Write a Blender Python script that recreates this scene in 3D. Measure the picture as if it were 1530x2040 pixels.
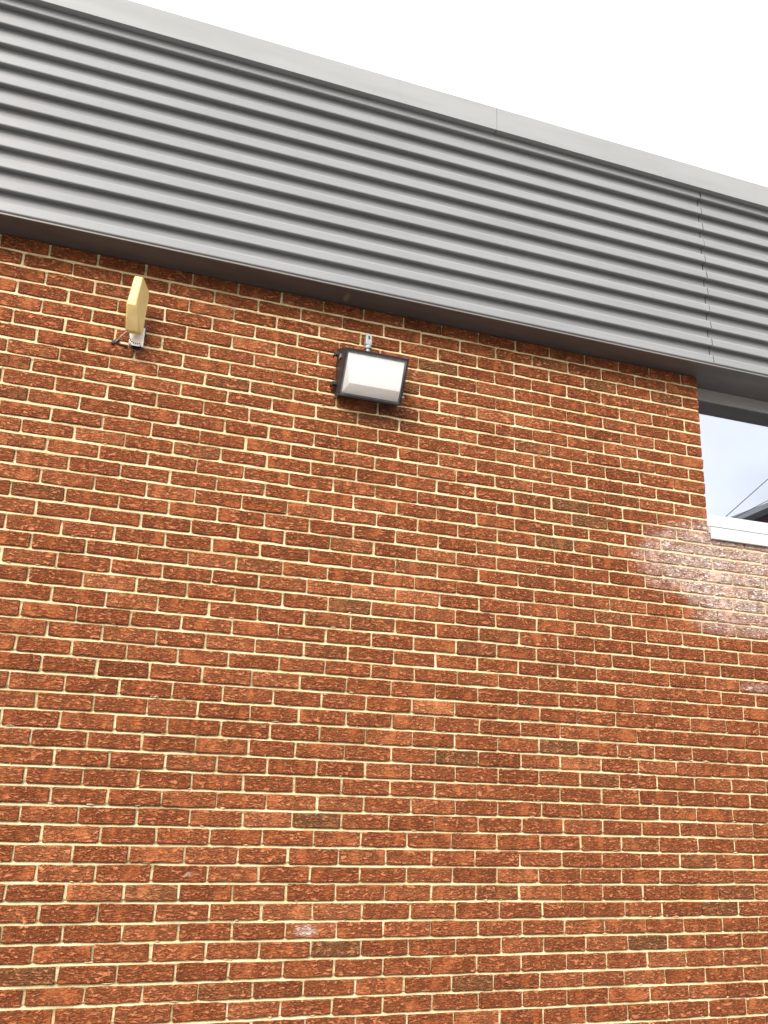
import bpy, math, random
import numpy as np
from mathutils import Vector, Matrix, noise
random.seed(7)
for o in list(bpy.data.objects): bpy.data.objects.remove(o)
S = bpy.context.scene
COL = S.collection

# ------------------------------------------------------------------ camera, sky, sun, exposure
Z0 = 3.83                                   # height of the top of the brickwork above the ground
F_PX, CAM = 1794.93, Vector((0.41893, -3.69555, Z0 - 2.21465))
R_RIGHT = Vector((0, 0, 0))
FWD = Vector((0.30523308, 0.90525923, 0.29553086))
UP = Vector((-0.12789469, -0.26855947, 0.95473491))
RIGHT = FWD.cross(UP).normalized()
UP = RIGHT.cross(FWD).normalized()
cam = bpy.data.cameras.new('camera')
cam.sensor_fit = 'VERTICAL'; cam.sensor_height = 36.0; cam.sensor_width = 27.0
cam.lens = F_PX / 2040 * 36.0
cam.clip_start = 0.05; cam.clip_end = 3000
co = bpy.data.objects.new('camera', cam); COL.objects.link(co)
M = Matrix((RIGHT, UP, -FWD)).transposed().to_4x4(); M.translation = CAM
co.matrix_world = M
S.camera = co

SUN_EL, SUN_AZ = math.radians(36), math.radians(214)      # azimuth clockwise from +Y
w = bpy.data.worlds.new('World'); S.world = w; w.use_nodes = True
nt = w.node_tree; nt.nodes.clear()
sky = nt.nodes.new('ShaderNodeTexSky'); sky.sky_type = 'NISHITA'; sky.sun_disc = False
sky.sun_elevation = SUN_EL; sky.sun_rotation = SUN_AZ; sky.air_density = 1.0; sky.dust_density = 6.0; sky.ozone_density = 1.0
mixw = nt.nodes.new('ShaderNodeMix'); mixw.data_type = 'RGBA'
mixw.inputs[0].default_value = 0.88;        # a closed cloud layer over the whole sky
tcw = nt.nodes.new('ShaderNodeTexCoord'); cl = nt.nodes.new('ShaderNodeTexNoise')
cl.inputs['Scale'].default_value = 3.6; cl.inputs['Detail'].default_value = 4
clr = nt.nodes.new('ShaderNodeMapRange'); clr.inputs[1].default_value = .3; clr.inputs[2].default_value = .7
clr.inputs[3].default_value = 0.84; clr.inputs[4].default_value = 1.28
mulw = nt.nodes.new('ShaderNodeVectorMath'); mulw.operation = 'SCALE'
# CIE overcast sky: three times as bright overhead as at the horizon
sx_ = nt.nodes.new('ShaderNodeSeparateXYZ'); cie = nt.nodes.new('ShaderNodeMapRange')
cie.inputs[1].default_value = 0; cie.inputs[2].default_value = 1; cie.inputs[3].default_value = 1 / 3; cie.inputs[4].default_value = 1
cc = nt.nodes.new('ShaderNodeVectorMath'); cc.operation = 'SCALE'; cc.inputs[0].default_value = (2.75, 2.77, 2.85)
bg = nt.nodes.new('ShaderNodeBackground'); bg.inputs[1].default_value = 0.15
ow = nt.nodes.new('ShaderNodeOutputWorld')
L = nt.links.new
L(sky.outputs[0], mixw.inputs[6]); L(tcw.outputs['Generated'], sx_.inputs[0]); L(sx_.outputs[2], cie.inputs[0]); L(cie.outputs[0], cc.inputs['Scale']); L(cc.outputs[0], mixw.inputs[7])
L(tcw.outputs['Generated'], cl.inputs['Vector']); L(cl.outputs[0], clr.inputs[0])
L(mixw.outputs[2], mulw.inputs[0]); L(clr.outputs[0], mulw.inputs['Scale'])
L(mulw.outputs[0], bg.inputs[0]); L(bg.outputs[0], ow.inputs[0])

sl = bpy.data.lights.new('sun', 'SUN'); sl.energy = 0.55; sl.angle = math.radians(30); sl.color = (1, .975, .94)
so = bpy.data.objects.new('sun', sl); COL.objects.link(so)
sd = Vector((math.sin(SUN_AZ) * math.cos(SUN_EL), math.cos(SUN_AZ) * math.cos(SUN_EL), math.sin(SUN_EL)))
so.rotation_euler = sd.to_track_quat('Z', 'Y').to_euler(); so.location = (-3, -8, 12)
S.view_settings.view_transform = 'Standard'; S.view_settings.look = 'None'
S.view_settings.gamma = 1; S.view_settings.use_curve_mapping = False
S.view_settings.exposure = 2.58

# ------------------------------------------------------------------ helpers
def mesh(name, verts, faces, mat=None, smooth=False):
    me = bpy.data.meshes.new(name); me.from_pydata([tuple(v) for v in verts], [], faces); me.validate(); me.update()
    if mat: me.materials.append(mat)
    if smooth: me.polygons.foreach_set('use_smooth', [True] * len(me.polygons))
    return me
def obj(name, me, parent=None, loc=(0, 0, 0)):
    o = bpy.data.objects.new(name, me); COL.objects.link(o); o.location = loc
    if parent: o.parent = parent
    return o
def tag(o, label=None, cat=None, group=None, kind=None):
    for k, v in (('label', label), ('category', cat), ('group', group), ('kind', kind)):
        if v: o[k] = v
    return o
class MB:
    def __init__(s): s.v = []; s.f = []
    def add(s, v, f):
        n = len(s.v); s.v += [Vector(q) for q in v]; s.f += [tuple(n + i for i in g) for g in f]; return s
    def box(s, x0, x1, y0, y1, z0, z1):
        v = [(x, y, z) for z in (z0, z1) for y in (y0, y1) for x in (x0, x1)]
        return s.add(v, [(0, 2, 3, 1), (4, 5, 7, 6), (0, 1, 5, 4), (2, 6, 7, 3), (0, 4, 6, 2), (1, 3, 7, 5)])
    def prism(s, prof, x0, x1, caps=True):              # prof = [(y,z)] swept along x
        n = len(prof); v = [(x0, y, z) for y, z in prof] + [(x1, y, z) for y, z in prof]
        f = [(i, (i + 1) % n, n + (i + 1) % n, n + i) for i in range(n)]
        if caps: f += [tuple(range(n - 1, -1, -1)), tuple(range(n, 2 * n))]
        return s.add(v, f)
    def tube(s, pts, r, n=8, caps=True):
        pts = [Vector(p) for p in pts]; rs = r if isinstance(r, (list, tuple)) else [r] * len(pts)
        v = []; f = []
        for i, p in enumerate(pts):
            t = (pts[min(i + 1, len(pts) - 1)] - pts[max(i - 1, 0)]).normalized()
            a = t.orthogonal().normalized() if i == 0 else (a - t * a.dot(t)).normalized()
            b = t.cross(a)
            v += [p + (a * math.cos(k * 2 * math.pi / n) + b * math.sin(k * 2 * math.pi / n)) * rs[i] for k in range(n)]
        for i in range(len(pts) - 1):
            f += [(i * n + k, i * n + (k + 1) % n, (i + 1) * n + (k + 1) % n, (i + 1) * n + k) for k in range(n)]
        if caps: f += [tuple(range(n - 1, -1, -1)), tuple((len(pts) - 1) * n + k for k in range(n))]
        return s.add(v, f)
    def build(s, name, mat, parent=None, bevel=0, seg=2, smooth=False, origin=None):
        o0 = Vector(origin) if origin else Vector((0, 0, 0))
        o = obj(name, mesh(name, [v - o0 for v in s.v], s.f, mat, smooth), parent, o0)
        if bevel:
            m = o.modifiers.new('bevel', 'BEVEL'); m.width = bevel; m.segments = seg; m.limit_method = 'ANGLE'; m.angle_limit = math.radians(35)
        return o

class NT:
    """tiny node-graph helper"""
    def __init__(s, name):
        s.m = bpy.data.materials.new(name); s.m.use_nodes = True; s.t = s.m.node_tree; s.t.nodes.clear()
        s.out = s.t.nodes.new('ShaderNodeOutputMaterial')
    def n(s, typ, ins=None, **kw):
        d = s.t.nodes.new('ShaderNode' + typ)
        for k, v in kw.items(): setattr(d, k, v)
        for k, v in (ins or {}).items(): s.set(d, k, v)
        return d
    def set(s, d, k, v):
        i = d.inputs[k]
        if isinstance(v, bpy.types.NodeSocket): s.t.links.new(v, i)
        elif isinstance(v, bpy.types.Node): s.t.links.new(v.outputs[0], i)
        else: i.default_value = v
    def math(s, op, a, b=0.5, clamp=False):
        d = s.n('Math', operation=op, use_clamp=clamp); s.set(d, 0, a); s.set(d, 1, b); return d.outputs[0]
    def rng(s, v, a, b, c=0., d=1., smooth=True):
        return s.n('MapRange', {0: v, 1: a, 2: b, 3: c, 4: d}, interpolation_type='SMOOTHSTEP' if smooth else 'LINEAR').outputs[0]
    def mix(s, f, a, b, blend='MIX'):
        d = s.n('Mix', data_type='RGBA', blend_type=blend); s.set(d, 0, f); s.set(d, 6, a); s.set(d, 7, b); return d.outputs[2]
    def noise(s, vec, scale=1., detail=3., rough=.55, dist=0.):
        d = s.n('TexNoise', {'Scale': scale, 'Detail': detail, 'Roughness': rough, 'Distortion': dist})
        if vec is not None: s.set(d, 'Vector', vec)
        return d.outputs[0]
    def scaled(s, vec, sc):
        d = s.n('VectorMath', operation='MULTIPLY'); s.set(d, 0, vec); d.inputs[1].default_value = sc; return d.outputs[0]
    def principled(s, **kw):
        d = s.n('BsdfPrincipled')
        for k, v in kw.items(): s.set(d, k.replace('_', ' '), v)
        s.t.links.new(d.outputs[0], s.out.inputs[0]); return d
def rgb(r, g, b): return (r, g, b, 1)

# ------------------------------------------------------------------ materials
def wash_mask(t, pos):
    """whitish lime bloom on the brickwork below the window sill, plus a few small spots"""
    sep = t.n('SeparateXYZ', {0: pos}); X, Z = sep.outputs[0], sep.outputs[2]
    wob = t.noise(pos, 6, 4, .6); wob2 = t.math('MULTIPLY', t.math('SUBTRACT', wob, .5), .55)
    def ell(cx, cz, rx, rz, soft=.35, k=1.):
        a = t.math('POWER', t.math('DIVIDE', t.math('SUBTRACT', X, cx), rx), 2)
        b = t.math('POWER', t.math('DIVIDE', t.math('SUBTRACT', Z, Z0 + cz), rz), 2)
        d = t.math('ADD', t.math('SQRT', t.math('ADD', a, b)), t.math('MULTIPLY', wob2, k * 1.6))
        return t.rng(d, 1 + soft * .3, 1 - soft)
    m = ell(3.80, -1.07, .80, .30)
    m = t.math('MAXIMUM', m, t.math('MULTIPLY', ell(3.62, -1.33, .36, .10, .6), .7))
    m = t.math('MAXIMUM', m, t.math('MULTIPLY', ell(1.405, -2.742, .050, .022, .8), 1.))
    m = t.math('MAXIMUM', m, t.math('MULTIPLY', ell(.935, -2.54, .014, .010, .8), .8))
    m = t.math('MAXIMUM', m, t.math('MULTIPLY', ell(3.66, -1.66, .12, .03, .7), .45))
    return m

def make_brick():
    t = NT('rustic_brick')
    pos = t.n('NewGeometry').outputs['Position']
    r = t.n('Attribute', attribute_name='rnd', attribute_type='GEOMETRY').outputs['Fac']
    tone = t.n('Attribute', attribute_name='tone', attribute_type='GEOMETRY').outputs['Fac']
    off = t.n('CombineXYZ', {0: t.math('MULTIPLY', r, 53.), 1: t.math('MULTIPLY', r, 17.), 2: t.math('MULTIPLY', r, 91.)})
    p = t.n('VectorMath', operation='ADD'); t.set(p, 0, pos); t.set(p, 1, off.outputs[0]); p = p.outputs[0]
    # folded, bark-like drag marks that run along the brick
    warp = t.n('TexNoise', {'Vector': t.scaled(p, (22, 22, 34)), 'Scale': 1., 'Detail': 2.})
    wv = t.n('VectorMath', operation='SUBTRACT'); t.set(wv, 0, warp.outputs['Color']); wv.inputs[1].default_value = (.5, .5, .5)
    wv = t.scaled(wv.outputs[0], (1.5, 1.5, 3.2))
    cv = t.n('VectorMath', operation='ADD'); t.set(cv, 0, t.scaled(p, (42, 44, 140))); t.set(cv, 1, wv)
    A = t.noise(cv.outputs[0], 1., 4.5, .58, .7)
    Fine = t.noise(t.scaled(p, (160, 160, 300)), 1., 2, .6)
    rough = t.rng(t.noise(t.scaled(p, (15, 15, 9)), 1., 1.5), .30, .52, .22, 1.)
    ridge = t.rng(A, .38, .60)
    h = t.math('ADD', t.math('MULTIPLY', ridge, rough), t.math('MULTIPLY', Fine, .22))
    # base colour: each brick its own firing, with soft flashing along its length
    fl = t.noise(t.scaled(p, (20, 8, 7)), 1., 2)
    tv = t.math('ADD', tone, t.math('MULTIPLY', t.math('SUBTRACT', fl, .5), .42))
    cr = t.n('ValToRGB', {0: tv}); e = cr.color_ramp.elements
    e[0].position = 0; e[0].color = rgb(.105, .042, .013); e[1].position = 1; e[1].color = rgb(.46, .165, .062)
    for pp, c in ((.16, (.190, .053, .015)), (.40, (.258, .069, .020)), (.62, (.300, .085, .026)), (.82, (.365, .115, .040))):
        k = e.new(pp); k.color = rgb(*c)
    c = cr.outputs[0]
    oli = t.n('Attribute', attribute_name='olive', attribute_type='GEOMETRY').outputs['Fac']
    c = t.mix(t.math('MULTIPLY', oli, .65), c, rgb(.16, .085, .032))
    # raised flakes paler and pinker, with relief highlights painted into the colour
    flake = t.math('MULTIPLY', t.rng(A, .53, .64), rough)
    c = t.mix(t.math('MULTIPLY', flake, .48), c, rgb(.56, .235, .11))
    c = t.mix(t.rng(rough, .45, .12, 0., .22), c, rgb(.35, .115, .038))
    grain = t.rng(t.noise(t.scaled(p, (90, 90, 130)), 1., 3, .7), .3, .7, .72, 1.22)
    g3 = t.n('CombineXYZ', {0: grain, 1: grain, 2: grain})
    c = t.mix(1., c, g3.outputs[0], 'MULTIPLY')
    wm = wash_mask(t, pos)
    wp = t.math('MULTIPLY', wm, t.rng(t.noise(t.scaled(p, (26, 26, 60)), 1., 4, .7, .5), .30, .60, .15, 1.))
    c = t.mix(t.math('MULTIPLY', wp, .9), c, rgb(.66, .51, .43))
    fleck = t.math('MULTIPLY', t.math('MULTIPLY', wm, flake), .6)
    c = t.mix(fleck, c, rgb(.80, .76, .72))
    # darker patch of brick below the lamp
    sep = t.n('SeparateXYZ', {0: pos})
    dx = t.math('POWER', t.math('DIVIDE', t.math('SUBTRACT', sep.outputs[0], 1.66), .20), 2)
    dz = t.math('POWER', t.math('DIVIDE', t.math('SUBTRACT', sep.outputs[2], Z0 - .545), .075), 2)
    dark_patch = t.math('MULTIPLY', t.rng(t.math('ADD', t.math('ADD', dx, dz), t.math('MULTIPLY', t.noise(pos, 9, 3), .8)), 1.5, .35), .45)
    c = t.mix(dark_patch, c, rgb(.075, .035, .022))
    b = t.n('Bump', {'Strength': 1., 'Distance': .0120, 'Height': h})
    t.principled(Base_Color=c, Roughness=.88, Specular_IOR_Level=.22, Normal=b.outputs[0])
    return t.m
def make_mortar():
    t = NT('buff_mortar')
    pos = t.n('NewGeometry').outputs['Position']
    n1 = t.noise(pos, 7., 4, .6); n2 = t.noise(pos, 120., 3, .7); n3 = t.noise(t.scaled(pos, (3, 3, 14)), 1., 3)
    c = t.mix(t.rng(n1, .35, .65), rgb(.57, .455, .24), rgb(.74, .62, .375))
    c = t.mix(t.math('MULTIPLY', t.rng(n3, .50, .66), .55), c, rgb(.28, .215, .11))
    g = t.rng(n2, .3, .7, .84, 1.1); c = t.mix(1., c, t.n('CombineXYZ', {0: g, 1: g, 2: g}).outputs[0], 'MULTIPLY')
    wm = wash_mask(t, pos)
    c = t.mix(t.math('MULTIPLY', wm, .55), c, rgb(.52, .40, .30))
    h = t.math('ADD', t.noise(pos, 260., 4, .7), t.math('MULTIPLY', t.noise(pos, 60, 3), .9))
    b = t.n('Bump', {'Strength': .8, 'Distance': .003, 'Height': h})
    t.principled(Base_Color=c, Roughness=.93, Normal=b.outputs[0])
    return t.m
def make_metal(name, base, metallic, rough, grain=.35, stain=.12):
    t = NT(name)
    pos = t.n('NewGeometry').outputs['Position']
    n1 = t.noise(t.scaled(pos, (1.3, 4, 9)), 1., 4, .6); n2 = t.noise(pos, 700., 2, .5)
    streak = t.noise(t.scaled(pos, (22, 22, 1.5)), 1., 4, .65)
    d = tuple(x * (1 - stain * 2) for x in base)
    c = t.mix(t.rng(n1, .35, .7), rgb(*base), rgb(*(x * (1 - stain) for x in base)))
    c = t.mix(t.math('MULTIPLY', t.rng(streak, .58, .78), .45), c, rgb(*d))
    wav = t.noise(t.scaled(pos, (3.2, 3.2, 16)), 1., 2)
    b1 = t.n('Bump', {'Strength': .35, 'Distance': .004, 'Height': wav})
    b2 = t.n('Bump', {'Strength': grain, 'Distance': .0006, 'Height': n2, 'Normal': b1.outputs[0]})
    t.principled(Base_Color=c, Metallic=metallic, Roughness=t.rng(n1, .3, .7, rough - .05, rough + .07), Normal=b2.outputs[0])
    return t.m
def make_simple(name, col, rough=.5, metallic=0., var=.15, scale=30., bump=.1, dist=.001):
    t = NT(name)
    pos = t.n('NewGeometry').outputs['Position']
    n1 = t.noise(pos, scale, 4, .65)
    c = t.mix(t.rng(n1, .3, .7), rgb(*(x * (1 - var) for x in col)), rgb(*(min(1, x * (1 + var)) for x in col)))
    b = t.n('Bump', {'Strength': bump, 'Distance': dist, 'Height': t.noise(pos, scale * 8, 3)})
    t.principled(Base_Color=c, Roughness=rough, Metallic=metallic, Normal=b.outputs[0])
    return t.m
def make_glass(name, refl, tint, rough=0.):
    t = NT(name)
    pos = t.n('NewGeometry').outputs['Position']
    b = t.n('Bump', {'Strength': .05, 'Distance': .002, 'Height': t.noise(pos, 1.1, 1)})
    g = t.n('BsdfGlossy', {'Color': rgb(.90, .92, .965), 'Roughness': rough, 'Normal': b.outputs[0]})
    tr = t.n('BsdfTransparent', {'Color': rgb(*tint)})
    lw = t.n('LayerWeight', {'Blend': .5})
    f = t.math('ADD', t.math('MULTIPLY', t.math('POWER', lw.outputs['Facing'], 4.), .6), refl, True)
    m = t.n('MixShader', {0: f, 1: tr.outputs[0], 2: g.outputs[0]}); t.t.links.new(m.outputs[0], t.out.inputs[0])
    return t.m
def make_soffit():
    t = NT('soffit_paint')
    pos = t.n('NewGeometry').outputs['Position']
    sep = t.n('SeparateXYZ', {0: pos})
    n1 = t.noise(t.scaled(pos, (3, 12, 3)), 1., 4, .6)
    c = t.mix(t.rng(n1, .3, .7), rgb(.10, .088, .084), rgb(.125, .113, .107))
    def smear(cx, cy, rx, ry):
        a = t.math('POWER', t.math('DIVIDE', t.math('SUBTRACT', sep.outputs[0], cx), rx), 2)
        b = t.math('POWER', t.math('DIVIDE', t.math('SUBTRACT', sep.outputs[1], cy), ry), 2)
        return t.rng(t.math('ADD', t.math('ADD', a, b), t.math('MULTIPLY', t.noise(pos, 45., 4, .7), 1.4)), 1.5, .7)
    s = t.math('MAXIMUM', smear(1.42, -.06, .022, .055), t.math('MULTIPLY', smear(1.66, -.01, .02, .012), .8))
    c = t.mix(t.math('MULTIPLY', s, .8), c, rgb(.26, .21, .13))
    b = t.n('Bump', {'Strength': .3, 'Distance': .002, 'Height': t.noise(t.scaled(pos, (2.5, 8, 2.5)), 1., 2)})
    t.principled(Base_Color=c, Roughness=.5, Metallic=.2, Normal=b.outputs[0])
    return t.m
def make_prismatic():
    t = NT('prismatic_glass')
    pos = t.n('NewGeometry').outputs['Position']
    sp = t.scaled(pos, (420, 300, 420)); sep = t.n('SeparateXYZ', {0: sp})
    hgt = t.math('ADD', t.math('SINE', sep.outputs[0]), t.math('SINE', sep.outputs[2]))
    b = t.n('Bump', {'Strength': .5, 'Distance': .0012, 'Height': hgt})
    n1 = t.noise(pos, 22., 4, .6)
    c = t.mix(t.rng(n1, .35, .7), rgb(.84, .84, .83), rgb(.80, .797, .79))
    d = t.n('BsdfDiffuse', {'Color': c}); tl = t.n('BsdfTranslucent', {'Color': c}); gl = t.n('BsdfGlossy', {'Color': rgb(1, 1, 1), 'Roughness': .2, 'Normal': b.outputs[0]})
    m1 = t.n('MixShader', {0: .6, 1: d.outputs[0], 2: tl.outputs[0]}); m2 = t.n('MixShader', {0: .06, 1: m1.outputs[0], 2: gl.outputs[0]})
    t.t.links.new(m2.outputs[0], t.out.inputs[0])
    return t.m
def make_asphalt():
    t = NT('concrete_paving')
    pos = t.n('NewGeometry').outputs['Position']
    n1 = t.noise(pos, .35, 5, .6); n2 = t.noise(pos, 90., 3, .7)
    c = t.mix(t.rng(n1, .3, .7), rgb(.13, .126, .118), rgb(.18, .176, .165))
    c = t.mix(t.math('MULTIPLY', t.rng(n2, .5, .75), .5), c, rgb(.24, .232, .22))
    b = t.n('Bump', {'Strength': .6, 'Distance': .006, 'Height': n2})
    t.principled(Base_Color=c, Roughness=.9, Normal=b.outputs[0])
    return t.m

MAT = dict(
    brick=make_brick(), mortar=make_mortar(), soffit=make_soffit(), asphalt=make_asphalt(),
    clad=make_metal('silver_grey_cladding', (.215, .221, .221), .0, .33),
    coping=make_metal('pale_grey_coping', (.268, .276, .272), .0, .55, .15, .09),
    lip=make_metal('soffit_lip', (.19, .18, .17), .1, .45, .1),
    head=make_metal('grey_window_frame', (.36, .345, .33), .1, .45, .1),
    white=make_simple('white_frame', (.55, .55, .545), .4, var=.03, scale=8),
    bronze=make_simple('bronze_housing', (.032, .026, .025), .45, .1, .25, 40, .25, .0006),
    bronze_d=make_simple('black_clip', (.014, .013, .013), .5, .1, .2, 40, .2),
    gasket=make_simple('grey_gasket', (.17, .17, .18), .55, 0, .2, 25),
    reflector=make_simple('white_reflector', (.80, .80, .79), .32, .35, .06, 60, .35, .0012),
    galv=make_simple('galvanised_grey', (.28, .29, .285), .45, .3, .12, 60),
    bolt=make_simple('dull_bolt', (.35, .34, .33), .4, .8, .2, 80),
    dark=make_simple('dark_void', (.012, .011, .011), .8),
    yellowed=make_simple('yellowed_plastic', (.70, .53, .22), .42, 0, .10, 14, .15),
    bracket=make_simple('white_bracket', (.66, .63, .55), .5, .1, .12, 60),
    cable_w=make_simple('pale_cable', (.55, .50, .42), .6), cable_d=make_simple('dark_sealant', (.055, .022, .016), .6, 0, .3, 90, .5, .003),
    roofdeck=make_simple('roof_membrane', (.25, .25, .25), .8), plaster=make_simple('interior_wall', (.10, .10, .10), .9),
    maroon=make_simple('maroon_siding', (.075, .03, .04), .7, 0, .2, 3), fascia=make_simple('grey_fascia', (.05, .05, .05), .6),
    wire=make_simple('black_wire', (.05, .05, .05), .6), timber=make_simple('weathered_pole', (.16, .12, .085), .9, 0, .25, 8, .4, .004),
    glass=make_glass('window_glass', .57, (.5, .53, .55)), lens=make_prismatic(),
)
# measured departure of the head joints (mm) and bed joints (mm, left / right) from the even bond, course by course
DEV = {
 0:((4,2),[(0.5,-2),(1.5,-4),(2.5,-1),(3.5,1),(4.5,6),(5.5,8),(6.5,7),(13.5,-1),(14.5,3),(15.5,-15)]),
 1:((3,9),[(0,0),(1,1),(2,2),(3,3),(4,5),(5,4),(6,4),(7,3),(14,-5),(15,-5),(16,-15)]),
 2:((2,7),[(0.5,-1),(1.5,-1),(16.5,-17)]),
 3:((4,5),[(0,-4),(1,-2),(2,0),(16,-17)]),
 4:((1,3),[(0.5,2),(1.5,4),(16.5,-13)]),
 5:((2,-1),[(0,-1),(1,3),(2,8),(16,-15)]),
 6:((0,1),[(0.5,0),(1.5,1),(16.5,-11)]),
 7:((-2,2),[(0,-3),(1,1),(2,-2),(16,-15)]),
 8:((2,4),[(0.5,2),(1.5,4),(16.5,-9)]),
 9:((1,3),[(0,-1),(1,0),(2,4),(16,-4)]),
 10:((-2,-4),[(0.5,5),(1.5,5),(15.5,-12),(16.5,-10)]),
 11:((-2,-1),[(1,3),(14,-15),(15,-16),(16,-12)]),
 12:((-3,1),[(0.5,-1),(1.5,2),(2.5,0),(14.5,-16),(15.5,-16),(16.5,-11)]),
 13:((-1,-1),[(1,5),(2,5),(14,-6),(15,-6),(16,-2),(17,2)]),
 14:((1,2),[(0.5,-4),(1.5,-4),(2.5,-3),(14.5,-8),(15.5,-3),(16.5,-7),(17.5,3)]),
 15:((0,4),[(1,2),(2,5),(14,-2),(15,-2),(16,1),(17,0)]),
 16:((-1,2),[(0.5,-2),(1.5,0),(2.5,8),(14.5,-3),(15.5,-2),(16.5,10),(17.5,14)]),
 17:((3,3),[(1,-1),(2,3),(14,-8),(15,-6),(16,2),(17,-2),(18,0)]),
 18:((0,3),[(0.5,0),(1.5,4),(2.5,5),(14.5,-3),(15.5,-3),(16.5,4),(17.5,3)]),
 19:((-1,3),[(1,3),(2,6),(14,-11),(15,-6),(16,0),(17,2)]),
 20:((1,7),[(0.5,3),(1.5,5),(2.5,8),(14.5,6),(15.5,6),(16.5,9)]),
 21:((2,3),[(1,9),(2,11),(3,13),(14,-12),(15,-13),(16,-10),(17,-3),(18,-2)]),
 22:((0,1),[(1.5,2),(2.5,6),(14.5,1),(15.5,3),(16.5,8),(17.5,10)]),
 23:((1,1),[(1,1),(2,4),(3,7),(14,-10),(15,-3),(16,-7),(17,-2)]),
 24:((0,0),[(1.5,5),(2.5,8),(14.5,1),(15.5,2),(16.5,7),(17.5,5)]),
 25:((2,4),[(1,3),(2,1),(3,5),(14,2),(15,3),(16,-6),(17,-9)]),
 26:((3,4),[(1.5,3),(2.5,3),(14.5,-1),(15.5,4),(16.5,7),(17.5,14)]),
 27:((-3,1),[(1,-2),(2,-3),(3,-5),(14,-4),(15,1),(16,3),(17,5)]),
 28:((-2,1),[(1.5,3),(2.5,6),(14.5,6),(15.5,5),(16.5,11),(17.5,14)]),
 29:((-2,-3),[(1,-5),(2,-5),(3,-6),(14,-2),(15,-4),(16,2),(17,1)]),
 30:((-2,-4),[(1.5,3),(2.5,1),(14.5,7),(15.5,11),(16.5,9),(17.5,14)]),
 31:((-2,-1),[(2,-7),(3,-10),(14,1),(15,1),(16,6),(17,12)]),
 32:((-4,-3),[(1.5,3),(2.5,2),(14.5,3),(15.5,7),(16.5,9),(17.5,12)]),
 33:((-4,-4),[(2,-1),(3,-1),(14,1),(15,5),(16,6),(17,8)]),
 34:((-4,1),[(1.5,6),(2.5,5),(14.5,9),(15.5,9),(16.5,8),(17.5,12)]),
 35:((-2,-3),[(2,-13),(3,-12),(4,-11),(5,-12),(6,-10),(7,-5),(8,-10),(9,-12),(10,-14),(11,-10),(12,-3),(13,-7),(14,-3),(15,-4),(16,1),(17,4)]),
 36:((-2,-2),[(1.5,1),(2.5,0),(3.5,-2)]),
 37:((-2,-2),[(2,-12),(3,-11)]),
 38:((3,3),[(1.5,-6),(2.5,-6),(3.5,-5)]),
 39:((-1,-2),[(2,14),(3,13),(4,14),(5,10),(6,6),(7,7),(8,7),(9,8),(10,5),(11,3),(12,1),(13,1),(14,4),(15,-7),(16,-1),(17,-2)]),
 40:((0,0),[(1.5,2),(2.5,2),(3.5,3)]),
 41:((2,2),[(2,12),(3,10)]),
 42:((2,2),[(2.5,-1),(3.5,2)]),
 43:((-1,-6),[(2,1),(3,-2),(4,-3),(5,-6),(6,-6),(7,-12),(8,-9),(9,-11),(10,-9),(11,-25),(12,-15),(13,-14),(14,-15),(15,-10),(16,-4),(17,0)]),
 44:((8,8),[(2.5,6),(3.5,6)]),}

# ------------------------------------------------------------------ ground
g = MB().box(-400, 400, -400, 400, -0.5, 0).build('ground', MAT['asphalt']); tag(g, 'grey concrete ground in front of the brick wall', 'ground', kind='structure')

# ------------------------------------------------------------------ the building
CW, CH = .2032, .0677
JAMB, SILL_C = 3.439, 13                        # window reveal (x) and the course below the opening
XL, XR = -1.60, 5.60
NC = int(Z0 / CH) + 1
bld = obj('building', None); bld.empty_display_size = .5
tag(bld, 'red brick building with grey ribbed metal cladding and pale coping along its roof edge', 'building')

def bed_dz(c, x):
    a = DEV.get(c, ((0, 0), []))[0]; k = min(max(x / 3.4, 0), 1)
    return (a[0] * (1 - k) + a[1] * k) / 1000
def bed_z(c, x):                                # centre line of the bed joint above course c, world z
    d = (bed_dz(c, x) + bed_dz(c - 1, x)) / 2 if c > 0 else 0
    return Z0 - c * CH + d * .8 + .0012 * noise.noise((x * 4, c * 7.3, 1.5))
def joints(c):
    ref = DEV.get(c, ((0, 0), [(0, 0)]))[1]
    xs = [a for a, b in ref]; ds = [b for a, b in ref]
    st = .5 if c % 2 == 0 else 0
    rr = random.Random(c * 31 + 5); out = []
    k = -9 + st
    while k * CW < XR + .3:
        d = float(np.interp(k, xs, ds)) * (1 if c < 45 else 0)
        if k not in xs: d += rr.gauss(0, 3.0)
        out.append(k * CW + d / 1000); k += 1
    return out
def project(p):
    d = p - CAM; z = d.dot(FWD)
    return 765 + F_PX * d.dot(RIGHT) / z, 1020 - F_PX * d.dot(UP) / z

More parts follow.
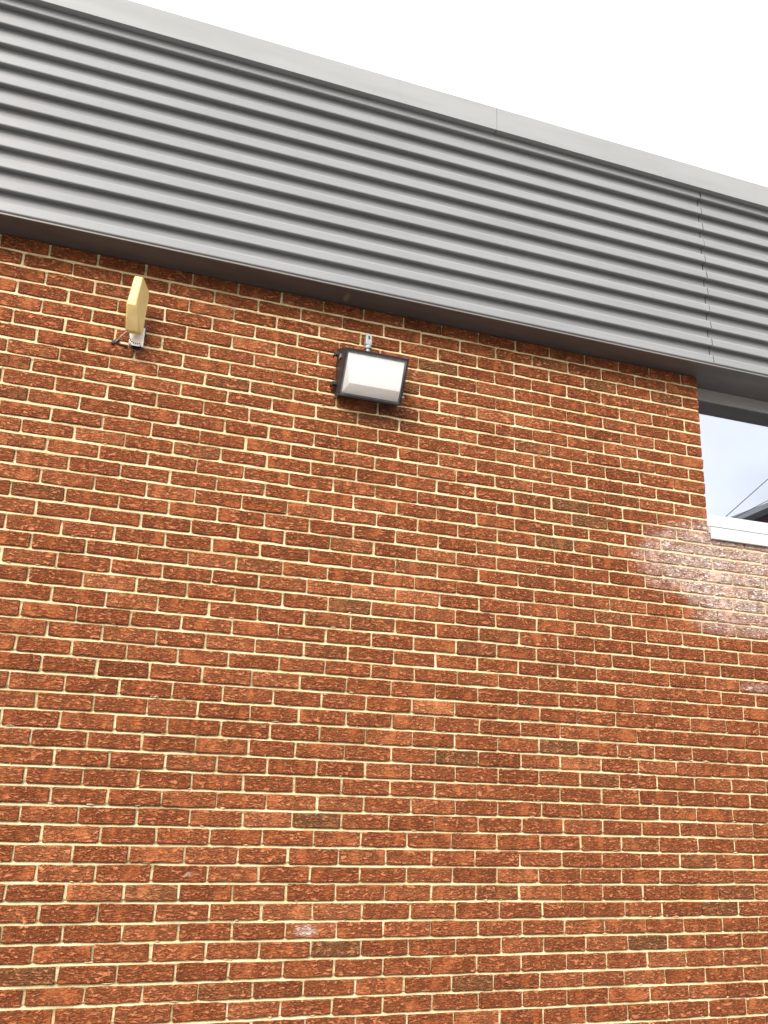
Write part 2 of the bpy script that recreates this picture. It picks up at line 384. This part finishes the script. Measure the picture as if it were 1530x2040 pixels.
# mortar body of the wall: one undulating sheet with thickness
def mortar_mesh():
    V = []; Fc = []
    def sheet(x0, x1, c0, c1):
        """struck joints: each bed is raked back under the brick above and runs out flush with the brick below"""
        nx = max(2, int((x1 - x0) / .03)); rows = []
        for c in range(c0, c1 + 1):
            for k in range(4):
                if (c == c0 and k == 0) or (c == c1 and c1 == NC and k > 0): continue
                rows.append((c, k))
        b = len(V)
        for c, k in rows:
            for i in range(nx + 1):
                x = x0 + (x1 - x0) * i / nx; zc = bed_z(c, x)
                n = noise.noise((x * 2.1, c * 5.7, 3)) * .75 + noise.noise((x * 14, c * 9.1, 8)) * .5
                fine = noise.noise((x * 40, c * 11.3, k * 4.4))
                if k == 0: y, z = .0055 + .0030 * n + (.0085 + .005 * n) * min(1, max(0, (c - 15) / 16)), zc + .0056   # pointed fuller higher up
                elif k == 1: y, z = .0030 + .0030 * n + .0012 * fine, zc - .0046
                else: y, z = .0085 + .0050 * noise.noise((x * 6, c * 3.3, 1)) + .001 * fine, zc - (.014 if k == 2 else CH - .014)
                V.append((x, y, min(z, Z0 - .0005)))
        for j in range(len(rows) - 1):
            for i in range(nx):
                a = b + j * (nx + 1) + i; Fc.append((a, a + nx + 1, a + nx + 2, a + 1))
    zs = Z0 - SILL_C * CH
    sheet(XL, JAMB - .004, 0, NC); sheet(JAMB - .004, XR, SILL_C, NC)
    b = len(V)                                   # returns: window reveal, sill bed, ends, back
    m = MB().box(JAMB - .30, JAMB - .006, .026, .22, zs, Z0 - .002).box(XL, JAMB - .31, .026, .22, zs, Z0 - .002).box(XL, XR, .026, .22, .0, zs - .004)
    V.extend(tuple(v) for v in m.v); Fc.extend(tuple(b + i for i in f) for f in m.f)
    return mesh('brick_wall', V, Fc, MAT['mortar'])
wall = obj('brick_wall', mortar_mesh(), bld)
tag(wall, 'red rustic brick wall in cream mortar')

def brick_geo(x0, x1, c, rnd):
    """outline with worn corners, a bevelled arris and a slightly tilted face; returns verts (world) and faces"""
    gap = .0049 + rnd.uniform(-.0012, .0018); j = lambda s=.0019: rnd.uniform(-s, s)
    nt_ = 5 if x1 - x0 > .12 else 3
    xa, xb = x0 + .0046 + j(.0016), x1 - .0046 + j(.0016)
    if x1 >= JAMB - .001 and c < SILL_C and x1 < JAMB + .01: xb = JAMB + j(.0015)
    cut = .0045 if rnd.random() < .75 else .011
    xs = [xa + cut * rnd.uniform(.4, 1.2)] + [xa + (xb - xa) * (k + 1) / (nt_) + j(.006) for k in range(nt_ - 1)] + [xb - cut * rnd.uniform(.4, 1.2)]
    top = [(x, bed_z(c, x) - gap + j()) for x in xs]; bot = [(x, bed_z(c + 1, x) + gap + j()) for x in xs]
    if c == 0: top = [(x, Z0 - .001) for x, z in top]
    hz = (top[0][1] - bot[0][1]); cz = .0035
    lf = [(xa + j(), bot[0][1] + cz), (xa + j(), top[0][1] - cz)]
    rt = [(xb + j(), top[-1][1] - cz), (xb + j(), bot[-1][1] + cz)]
    ring = lf + top + rt + bot[::-1]
    cx, cz_ = (xa + xb) / 2, sum(p[1] for p in ring) / len(ring)
    fy = rnd.gauss(0, .0009); tx, tz = rnd.gauss(0, .006), rnd.gauss(0, .012)
    n = len(ring); V = []; F = []
    ins = .0032
    for x, z in ring: V.append((x, .034, z))
    for x, z in ring: V.append((x, .0028 + fy, z))
    for x, z in ring:
        ix = x + (ins if x < cx else -ins) * min(1, abs(x - cx) / .02); iz = z + (ins if z < cz_ else -ins)
        V.append((ix, fy - .0016 + (x - cx) * tx + (z - cz_) * tz + j(.0007), iz))
    for k in range(n):
        q = (k + 1) % n
        F.append((k, q, n + q, n + k)); F.append((n + k, n + q, 2 * n + q, 2 * n + k))
    nT = len(top)                                # face as strips between its top and bottom edge
    L0 = 2 * n; ti = [L0 + 2 + k for k in range(nT)]; bi = [L0 + 2 + nT + 2 + (nT - 1 - k) for k in range(nT)]
    F.append((L0, L0 + 1, ti[0], bi[0])); F.append((ti[-1], L0 + 2 + nT, L0 + 3 + nT, bi[-1]))
    for k in range(nT - 1): F.append((ti[k], ti[k + 1], bi[k + 1], bi[k]))
    return V, F
BR = []
for c in range(NC):
    js = joints(c); rnd = random.Random(c * 101 + 3)
    for a, b in zip(js[:-1], js[1:]):
        if b < XL + .02 or a > XR - .02: continue
        a2, b2 = max(a, XL), min(b, XR)
        if c < SILL_C:
            if a > JAMB - .06: continue
            if b > JAMB - .06: b2 = JAMB
        if Z0 - (c + 1) * CH < .0: continue
        V, F = brick_geo(a2, b2, c, rnd)
        x0, y0 = project(Vector((a2, 0, Z0 - c * CH))); x1, y1 = project(Vector((b2, 0, Z0 - (c + 1) * CH)))
        cl_ = lambda v, m: min(max(v, 0), m)
        area = abs(cl_(x1, 1530) - cl_(x0, 1530)) * abs(cl_(y1, 2040) - cl_(y0, 2040))
        r = rnd.random(); tone = min(.98, max(.05, rnd.gauss(.59, .125))); ol = 0.
        q = rnd.random()
        if q < .022: ol = rnd.uniform(.6, 1)
        elif q < .07: ol = rnd.uniform(.2, .5)
        BR.append((area, V, F, r, tone, ol))
BR.sort(key=lambda b: -b[0])
def put_attr(me, name, vals):
    at = me.attributes.new(name, 'FLOAT', 'FACE'); at.data.foreach_set('value', vals)
def flip_out(me):                               # faces towards the viewer's side
    import bmesh
    bm = bmesh.new(); bm.from_mesh(me); bmesh.ops.recalc_face_normals(bm, faces=bm.faces)
    s = sum(f.normal.y * f.calc_area() for f in bm.faces)
    if s > 0: bmesh.ops.reverse_faces(bm, faces=bm.faces)
    bm.to_mesh(me); bm.free()
for area, V, F, r, tone, ol in BR[:300]:
    cen = Vector((sum(v[0] for v in V) / len(V), 0, sum(v[2] for v in V) / len(V)))
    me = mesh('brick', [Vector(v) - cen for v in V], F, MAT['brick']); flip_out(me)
    n = len(me.polygons); put_attr(me, 'rnd', [r] * n); put_attr(me, 'tone', [tone] * n); put_attr(me, 'olive', [ol] * n)
    obj('brick', me, wall, cen)
AV = []; AF = []; ar = []; at_ = []; ao = []
for area, V, F, r, tone, ol in BR[300:]:
    b = len(AV); AV += V; AF += [tuple(b + i for i in f) for f in F]
    ar += [r] * len(F); at_ += [tone] * len(F); ao += [ol] * len(F)
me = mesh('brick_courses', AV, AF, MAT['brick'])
assert len(me.polygons) == len(AF)
put_attr(me, 'rnd', ar); put_attr(me, 'tone', at_); put_attr(me, 'olive', ao); flip_out(me)
tag(obj('brick_courses', me, wall), 'remaining courses of red bricks', kind='stuff')
# crumbs of mortar squeezed out over the brick edges
mm = MB(); rnd = random.Random(11)
def smear(x, z, s, hgt=.0016):
    n = 8; v = [(x, -.0012 - hgt, z)]; f = []; ex, ez = rnd.uniform(.006, .020) * s, rnd.uniform(.0025, .0050) * s
    for k in range(n):
        a = k * 2 * math.pi / n; q = rnd.uniform(.5, 1.3)
        v.append((x + math.cos(a) * ex * q, .004, z + math.sin(a) * ez * q))
    mm.add(v, [(0, 1 + (k + 1) % n, 1 + k) for k in range(n)])
for _ in range(900):
    c = rnd.randint(1, 50); x = rnd.uniform(-.4, 4.4)
    if c < SILL_C + 1 and x > JAMB - .05: continue
    smear(x, bed_z(c, x) + rnd.choice((-1, 1)) * rnd.uniform(.0035, .0062), rnd.uniform(.4, 1.))
for c, x in ((30, 1.93), (34, .55), (19, .36), (27, 1.55)): smear(x, bed_z(c, x) + .005, 1.1, .004)
tag(mm.build('mortar_smears', MAT['mortar'], wall), kind='stuff')

# soffit under the cladding, its bright hemmed edge and the shadow gap
YF, YP = -.150, -.1225                            # rib face and pan of the cladding
SX0, SX1 = XL, XR
sof = MB().box(SX0, SX1, -.1440, .109, Z0 + .0006, Z0 + .006).build('soffit', MAT['soffit'], bld)
tag(sof, 'dark grey metal soffit with a dried mortar smear')
MB().prism([(-.1515, Z0 - .001), (-.1445, Z0 - .001), (-.1445, Z0 + .0105), (-.1460, Z0 + .0105), (-.1460, Z0 + .0012), (-.1515, Z0 + .0012)], SX0, SX1).build('drip_edge', MAT['lip'], bld)
MB().box(SX0, SX1, -.112, -.01, Z0 + .008, Z0 + 1.16).build('backing_wall', MAT['dark'], bld)

# box-rib cladding: two sheets meeting at a joint, each rib its own piece on the pan
PER, RH, RT = .1028, .0465, 11
SEAM = 3.431
rnd = random.Random(4)
def rib_prof(zb, zt):
    r = .0066
    def arc(cy, cz, a0, a1): return [(cy + r * math.cos(math.radians(a0 + (a1 - a0) * k / 5)), cz + r * math.sin(math.radians(a0 + (a1 - a0) * k / 5))) for k in range(6)]
    # from the pan along the underside, round the nose, up the face, over the top edge and back to the pan
    lo = [(YP + .0015, zb + .0012)] + arc(YF + r * .55, zb + r * .55, 270, 180)
    hi = [(YF, zt - .0085), (YF + .0033, zt), (YF + .0060, zt + .0012)] + [(YP + .0015, zt + .0045)]
    return lo + hi
for side, (x0, x1) in enumerate(((SX0, SEAM), (SEAM + .0055, SX1))):
    zb0, zt0 = Z0 + .0145, Z0 + 1.14
    pan = MB().prism([(YP, zb0), (YP + .003, zb0), (YP + .003, zt0), (YP, zt0)], x0 if side == 0 else x0 + .0, x1)
    po = pan.build('cladding_panel', MAT['clad'], bld)
    tag(po, 'grey box-ribbed cladding sheet')
    for k in range(RT):
        zb = Z0 + .0145 + PER * (RT - 1 - k) + rnd.uniform(-.0008, .0008)
        e = rnd.uniform(-.0018, .0018)
        pr = rib_prof(zb, zb + RH)
        xa, xb = (x0, x1 + e) if side == 0 else (x0 + e, x1)
        n = len(pr); V = []; F = []
        nx = 28
        for i in range(nx + 1):                 # oil-canning: the long faces are never quite flat
            x = xa + (xb - xa) * i / nx
            wv = .0011 * noise.noise((x * 1.7, k * 3.1, side * 5)) + .0005 * noise.noise((x * 6, k * 2.3, 9))
            V += [(x, y + (wv if y < YP - .01 else 0), z + .5 * wv) for y, z in pr]
        for i in range(nx):
            F += [(i * n + q, i * n + q + 1, (i + 1) * n + q + 1, (i + 1) * n + q) for q in range(n - 1)]
        ce = len(V)
        F += [tuple(range(n)), tuple(nx * n + q for q in range(n - 1, -1, -1))]
        cen = Vector(((xa + xb) / 2, YF, zb))
        me = mesh('rib', [Vector(v) - cen for v in V], F, MAT['clad']); flip_out(me)
        obj('rib', me, po, cen)
# a few fixing heads / chips on the lowest face
for x in (1.30, 2.29, 3.47):
    MB().tube([(x, YF + .001, Z0 + .036), (x, YF - .0012, Z0 + .036)], .0022, 6).build('rivet', MAT['gasket'], bld)

# coping: folded metal cap in two lengths with a butt joint
YC, ZC0, ZC1 = -.182, Z0 + 1.086, Z0 + 1.229
for x0, x1 in ((SX0, 2.1465), (2.1505, SX1)):
    p = [(YC, ZC0 + .004), (YC - .0022, ZC0 + .0015), (YC - .0018, ZC0 - .001), (YC + .003, ZC0 - .001), (-.112, ZC0 + .001), (-.112, ZC1 - .02), (.36, ZC1 - .05), (.36, ZC1 - .035), (YC + .004, ZC1 + .001), (YC + .0005, ZC1 - .003)]
    cp = MB().prism(p[::-1], x0, x1).build('coping', MAT['coping'], bld)
    flip_out(cp.data)
MB().box(2.1470, 2.1505, YC + .0012, YC + .002, ZC0, ZC1 - .004).build('coping_joint', MAT['gasket'], bld)
# roof and body of the building behind the facade
MB().box(SX0, SX1, -.008, 8.0, Z0 + 1.10, Z0 + 1.165).build('roof', MAT['roofdeck'], bld)
MB().box(SX0, SX0 + .2, .24, 8, 0, Z0 + 1.1).box(SX1 - .2, SX1, .24, 8, 0, Z0 + 1.1).box(SX0 + .2, SX1 - .2, 7.8, 8, 0, Z0 + 1.1).build('rear_wall', MAT['plaster'], bld)
MB().box(SX0 + .2, JAMB - .01, .225, .24, 0.01, Z0 + 1.1).box(JAMB - .01, SX1 - .2, .225, .24, 0.01, Z0 - SILL_C * CH).build('inner_lining', MAT['plaster'], bld)
MB().box(SX0 + .2, SX1 - .2, .25, 7.8, Z0 - .02, Z0 + .05).build('ceiling', MAT['plaster'], bld)

# window in the opening right of the wall
WX1 = SX1 - .35
YG = .1235
win = MB().box(JAMB + .001, JAMB + .056, .108, .16, Z0 - .80, Z0 - .06).box(WX1 - .055, WX1, .108, .16, Z0 - .80, Z0 - .06).build('window', MAT['white'], bld, .002)
tag(win, 'white framed window with reflective glass')
MB().prism([(.1085, Z0 + .0), (.1085, Z0 - .050), (.1055, Z0 - .053), (.1055, Z0 - .058), (.117, Z0 - .058), (.117, Z0 - .064), (.165, Z0 - .064), (.165, Z0)], JAMB + .001, WX1).build('head_rail', MAT['head'], win)
MB().prism([(.1075, Z0 - .7385), (.1075, Z0 - .838), (.165, Z0 - .838), (.165, Z0 - .7385)], JAMB + .0015, WX1).build('bottom_rail', MAT['white'], win, .002)
MB().prism([(.1055, Z0 - .8355), (.075, Z0 - .8385), (-.012, Z0 - .8440), (-.0165, Z0 - .8462), (-.0165, Z0 - .8490), (-.0060, Z0 - .8510), (-.0060, Z0 - .8540), (-.0205, Z0 - .8560), (-.0205, Z0 - .9160), (-.0180, Z0 - .9185), (-.009, Z0 - .9185), (-.009, Z0 - .884), (.1055, Z0 - .872)], JAMB + .0035, WX1).build('sill', MAT['white'], win, .0012, 1)
MB().box(JAMB + .050, WX1 - .05, YG, YG + .006, Z0 - .745, Z0 - .06).build('pane', MAT['glass'], win)
# dark brick pier right of the window keeps the facade closed
MB().box(WX1, SX1, .012, .22, Z0 - SILL_C * CH, Z0 - .002).build('pier', MAT['mortar'], bld)

# ------------------------------------------------------------------ floodlight on the wall
lx0, lx1 = 1.400, 1.706
Tf = Vector((0, -.170, Z0 - .313)); Bf = Vector((0, -.068, Z0 - .508))
vv = (Tf - Bf); FH = vv.length; vv.normalize(); nn = Vector((0, vv.z, -vv.y)) * -1      # face axis and outward normal
if nn.y > 0: nn = -nn
lamp = obj('wall_floodlight', None, None, (1.553, 0, Z0 - .36)); lamp.empty_display_size = .1
tag(lamp, 'bronze box floodlight with a white reflector, fixed to the brick wall', 'floodlight')
def lp(mb, *a, **k):
    o = mb.build(*a, **k); o.parent = lamp; o.location = Vector(o.location) - lamp.location; return o
def fp(x, v, n): q = Bf + vv * v + nn * n; return Vector((x, q.y, q.z))
def fbox(mb, x0, x1, v0, v1, n0, n1):
    c = [fp(x, v, n) for n in (n0, n1) for v in (v0, v1) for x in (x0, x1)]
    return mb.add(c, [(0, 2, 3, 1), (4, 5, 7, 6), (0, 1, 5, 4), (2, 6, 7, 3), (0, 4, 6, 2), (1, 3, 7, 5)])
h = MB(); i_ = .005
bt, bb = Vector((0, -.001, Z0 - .247)), Vector((0, -.001, Z0 - .478))
ft, fb = Bf + vv * (FH - .004) - nn * .016, Bf + vv * .004 - nn * .016
loop = [bt, ft, fb, bb]
for xa in (lx0 + .004, lx1 - .004):
    s = 1 if xa < 1.5 else -1
    V = [(xa, p.y, p.z) for p in loop] + [(xa + s * .004, p.y, p.z) for p in loop]
    h.add(V, [(0, 1, 2, 3), (7, 6, 5, 4)] + [(k, k + 4, (k + 1) % 4 + 4, (k + 1) % 4) for k in range(4)])
def plate(a, b, th):
    d = (b - a).normalized(); nrm = Vector((0, -d.z, d.y)) * th
    q = [(x, p.y, p.z) for x in (lx0 + .0042, lx1 - .0042) for p in (a, b, b + nrm, a + nrm)]
    h.add(q, [(0, 1, 2, 3), (7, 6, 5, 4), (0, 4, 5, 1), (1, 5, 6, 2), (2, 6, 7, 3), (3, 7, 4, 0)])
plate(bt, ft, -.004); plate(fb, bb, -.004); plate(bt, bb, .004)
ho = lp(h, 'housing', MAT['bronze'])
flip = MB()
fr = MB(); rim = .0085
fbox(fr, lx0, lx1, FH - rim, FH, -.016, .0); fbox(fr, lx0, lx1, 0, rim, -.016, .0)
fbox(fr, lx0, lx0 + rim, rim + .0002, FH - rim - .0002, -.016, -.0003); fbox(fr, lx1 - rim, lx1, rim + .0002, FH - rim - .0002, -.016, -.0003)
lp(fr, 'door_frame', MAT['bronze'], None, .0015, 2)
gk = MB(); gw = .0165; gx = .0095; a0, a1 = lx0 + rim, lx1 - rim
fbox(gk, a0, a1, FH - gw - .004, FH - rim, -.010, -.0062); fbox(gk, a0, a1, rim, gw, -.010, -.0062)
fbox(gk, a0, a0 + gx, gw, FH - gw - .004, -.010, -.0064); fbox(gk, a1 - gx, a1, gw, FH - gw - .004, -.010, -.0064)
lp(gk, 'gasket', MAT['gasket'])
# screws in the gasket
for x in (lx0 + .05, 1.553, lx1 - .05):
    s_ = MB().tube([fp(x, FH - .016, -.0062), fp(x, FH - .016, -.0052)], .0032, 8); lp(s_, 'screw', MAT['galv'])
# bulging prismatic glass: sloping front, lower return and two side cheeks
b0, b1, v0, v1 = a0 + gx - .001, a1 - gx + .001, gw - .001, FH - gw - .003
ri, rv, rd = .016, v0 + (v1 - v0) * .27, .050
P = dict(tl=fp(b0, v1, -.0085), tr=fp(b1, v1, -.0085), bl=fp(b0, v0, -.0085), br=fp(b1, v0, -.0085), kl=fp(b0 + ri, rv, rd), kr=fp(b1 - ri, rv, rd))
le = MB().add([P[k] for k in ('tl', 'tr', 'br', 'bl', 'kl', 'kr')], [(0, 4, 5, 1), (4, 3, 2, 5), (0, 3, 4), (1, 5, 2)])
lo = lp(le, 'lens', MAT['lens'], None, .003, 3); flip_out(lo.data)
rf = MB(); fbox(rf, b0 - .004, b1 + .004, v0 - .004, v1 + .004, -.0125, -.0105); lp(rf, 'reflector', MAT['reflector'])
# hinge clips on the left, latch screw on the right
for zc, yc in ((Z0 - .292, -.045), (Z0 - .432, -.022)):
    k = MB().box(lx0 - .020, lx0 + .004, yc - .012, yc + .010, zc - .009, zc + .008).box(lx0 - .024, lx0 - .016, yc - .016, yc + .014, zc - .016, zc - .004)
    lp(k, 'clip', MAT['bronze_d'], None, .002, 1)
lp(MB().box(lx0 - .0015, lx0 + .003, -.085, -.060, Z0 - .325, Z0 - .305), 'tab', MAT['gasket'])
lp(MB().tube([(lx1 - .004, -.085, Z0 - .470), (lx1 + .008, -.085, Z0 - .470)], .0042, 8), 'latch_screw', MAT['galv'])
# photocell on its threaded nipple
sx, sy = 1.537, -.058
ph = MB().tube([(sx, sy, Z0 - .290), (sx, sy, Z0 - .240)], .0105, 14).tube([(sx, sy, Z0 - .243), (sx, sy, Z0 - .239), (sx, sy, Z0 - .233), (sx, sy, Z0 - .228)], [.0165, .0172, .0172, .0160], 16)
lp(ph, 'conduit_nipple', MAT['galv'], None, smooth=False)
pc = MB().add([(sx + dx * q, sy + dy * q, z) for z, q in ((Z0 - .228, .0155), (Z0 - .214, .0158), (Z0 - .174, .0138), (Z0 - .169, .0122)) for dx, dy in ((-1, -1), (1, -1), (1, 1), (-1, 1))],
              [(3, 2, 1, 0), (12, 13, 14, 15)] + [(4 * k + q, 4 * k + (q + 1) % 4, 4 * k + 4 + (q + 1) % 4, 4 * k + 4 + q) for k in range(3) for q in range(4)])
pco = lp(pc, 'photocell', MAT['galv'], None, .003, 3)
ey = MB().box(sx - .0035, sx + .0035, sy - .0162, sy - .0140, Z0 - .199, Z0 - .182)
eo = lp(ey, 'sensor_eye', MAT['dark']); eo.parent = pco; eo.location = (0, 0, 0)

# ------------------------------------------------------------------ yellowed paddle antenna on a perforated bracket
ang = math.radians(19.8)
ant = obj('paddle_antenna', None, None, (.50, -.03, Z0 - .41)); ant.empty_display_size = .1
tag(ant, 'yellowed plastic paddle antenna on a white perforated bracket below the soffit', 'antenna')
def ap(mb, *a, **k):
    o = mb.build(*a, **k); o.parent = ant; o.location = Vector(o.location) - ant.location; return o
x_ref = .534                                      # right face passes here at .05 from the wall
def AP(s, z, t):                                  # s out from the wall, t from right face to left face
    return Vector((x_ref - (s - .05) * math.tan(ang) - t / math.cos(ang), -s, Z0 + z))
prof = [(.055, -.192), (.072, -.168), (.150, -.160), (.168, -.172), (.199, -.300), (.196, -.322), (.118, -.402), (.096, -.404), (.080, -.392)]
th = .038; V = []; F = []; n = len(prof)
cs, cz = sum(p[0] for p in prof) / n, sum(p[1] for p in prof) / n
for t, q in ((0, .93), (.1, 1.), (.9, 1.), (1., .93)):         # thicker towards the wall
    V += [AP(cs + (s - cs) * q, cz + (z - cz) * q, t * (.032 + max(0, -.29 - z) * .22)) for s, z in prof]
for k in range(3): F += [(k * n + i, k * n + (i + 1) % n, (k + 1) * n + (i + 1) % n, (k + 1) * n + i) for i in range(n)]
F += [tuple(range(n)), tuple(3 * n + i for i in range(n - 1, -1, -1))]
body = ap(MB().add(V, F), 'radome', MAT['yellowed'], None, .0075, 4, True)
# perforated quadrant plate, wall plate, bolts
py = -.052
bp = MB().box(.4715, .5325, py - .002, py, Z0 - .436, Z0 - .345)
br_ = ap(bp, 'bracket', MAT['bracket'], None, .001, 1)
def sub(o): o.parent = br_; o.location = (0, 0, 0); return o
for k in range(8):
    a = math.radians(188 + k * 15.5)
    hx, hz = .497 - .0 + .034 * math.cos(a) * .95 + .006, Z0 - .392 + .034 * math.sin(a)
    sub(ap(MB().tube([(hx, py - .0015, hz), (hx, py - .0024, hz)], .0030, 8), 'hole', MAT['dark']))
for bx_, bz in ((.476, Z0 - .431), (.521, Z0 - .431)):
    sub(ap(MB().tube([(bx_, py - .001, bz), (bx_, py - .009, bz)], [.0055, .0045], 6), 'bolt', MAT['bolt']))
ap(MB().box(.482, .526, py, -.0005, Z0 - .415, Z0 - .395).box(.476, .534, -.006, .002, Z0 - .425, Z0 - .350), 'wall_plate', MAT['bronze_d'], None, .001, 1)
ap(MB().box(.530, .538, -.05, -.006, Z0 - .375, Z0 - .318), 'side_ear', MAT['bronze_d'])
cab = [Vector(p) for p in ((.470, -.100, Z0 - .392), (.458, -.085, Z0 - .392), (.440, -.055, Z0 - .400), (.424, -.02, Z0 - .409), (.413, .004, Z0 - .412))]
ap(MB().tube(cab, .0024, 8), 'cable', MAT['cable_w'], None, smooth=True)
sb = MB(); rnd = random.Random(2)
for k in range(5):
    cx, cz2 = .414 + rnd.uniform(-.007, .012), Z0 - .408 + rnd.uniform(-.010, .007)
    sb.tube([(cx, .004, cz2), (cx, -.006, cz2), (cx, -.011, cz2 - .002)], [.010, .0095, .004], 7)
ap(sb, 'sealant', MAT['cable_d'], None, smooth=True)
ap(MB().tube([(.418, -.006, Z0 - .412), (.440, -.005, Z0 - .418), (.470, -.006, Z0 - .424)], .0038, 6), 'tail_wire', MAT['cable_d'], None, smooth=True)

# ------------------------------------------------------------------ across the lot, seen mirrored in the window
hy = -13.75
zr = lambda x: Z0 + 4.65 + (x - 15.92) * .49     # line of the verge in the mirrored view
hs = obj('gable_house', None, None, (19.2, hy - 5, 0)); tag(hs, 'maroon gabled house with grey roof verge across the lot', 'house')
ridge, eave = 20.4, 13.6
def hp(mb, name, mat):
    o = mb.build(name, mat); o.parent = hs; o.location = Vector(o.location) - hs.location; return o
pts = [(eave + .4, 0), (2 * ridge - eave - .4, 0), (2 * ridge - eave - .4, zr(eave + .4) - .17), (ridge, zr(ridge) - .17), (eave + .4, zr(eave + .4) - .17)]
V = [(x, hy - .3, z) for x, z in pts] + [(x, hy - 10, z) for x, z in pts]
hp(MB().add(V, [(0, 1, 2, 3, 4), (9, 8, 7, 6, 5)] + [(k, k + 5, (k + 1) % 5 + 5, (k + 1) % 5) for k in range(5)]), 'wall', MAT['maroon'])
rp = [(eave, zr(eave)), (ridge, zr(ridge)), (2 * ridge - eave, zr(eave)), (2 * ridge - eave, zr(eave) - .16), (ridge, zr(ridge) - .16), (eave, zr(eave) - .16)]
V = [(x, hy, z) for x, z in rp] + [(x, hy - 10.3, z) for x, z in rp]
hp(MB().add(V, [(0, 1, 4, 5), (1, 2, 3, 4), (10, 7, 6, 11), (9, 8, 7, 10)] + [(k, k + 6, (k + 1) % 6 + 6, (k + 1) % 6) for k in range(6)]), 'roof', MAT['fascia'])
# service wires and their poles
wires = ((Vector((9.54, -6.75, Z0 + 1.97)), Vector((.51, 0, .43)), 'upper thin service wire strung between two timber poles'), (Vector((11.45, -8.75, Z0 + 2.75)), Vector((.74, 0, .41)), 'lower thin service wire strung between two timber poles'))
for p, d, lab in wires:
    a, b = p - d * 4.2, p + d * 9
    o = MB().tube([a, p, b], .006, 6).build('service_wire', MAT['wire']); tag(o, lab, 'wire', 'wires over the lot')
    for q, e in ((a, 'low'), (b, 'high')):
        po = MB().tube([(q.x, q.y, 0), (q.x, q.y, max(q.z + .3, 1.2))], [.13, .10], 10).build('utility_pole', MAT['timber'], None, origin=(q.x, q.y, 0))
        tag(po, f'timber pole holding the {e} end of the {lab.split()[0]} service wire', 'pole', 'poles of the service wires')
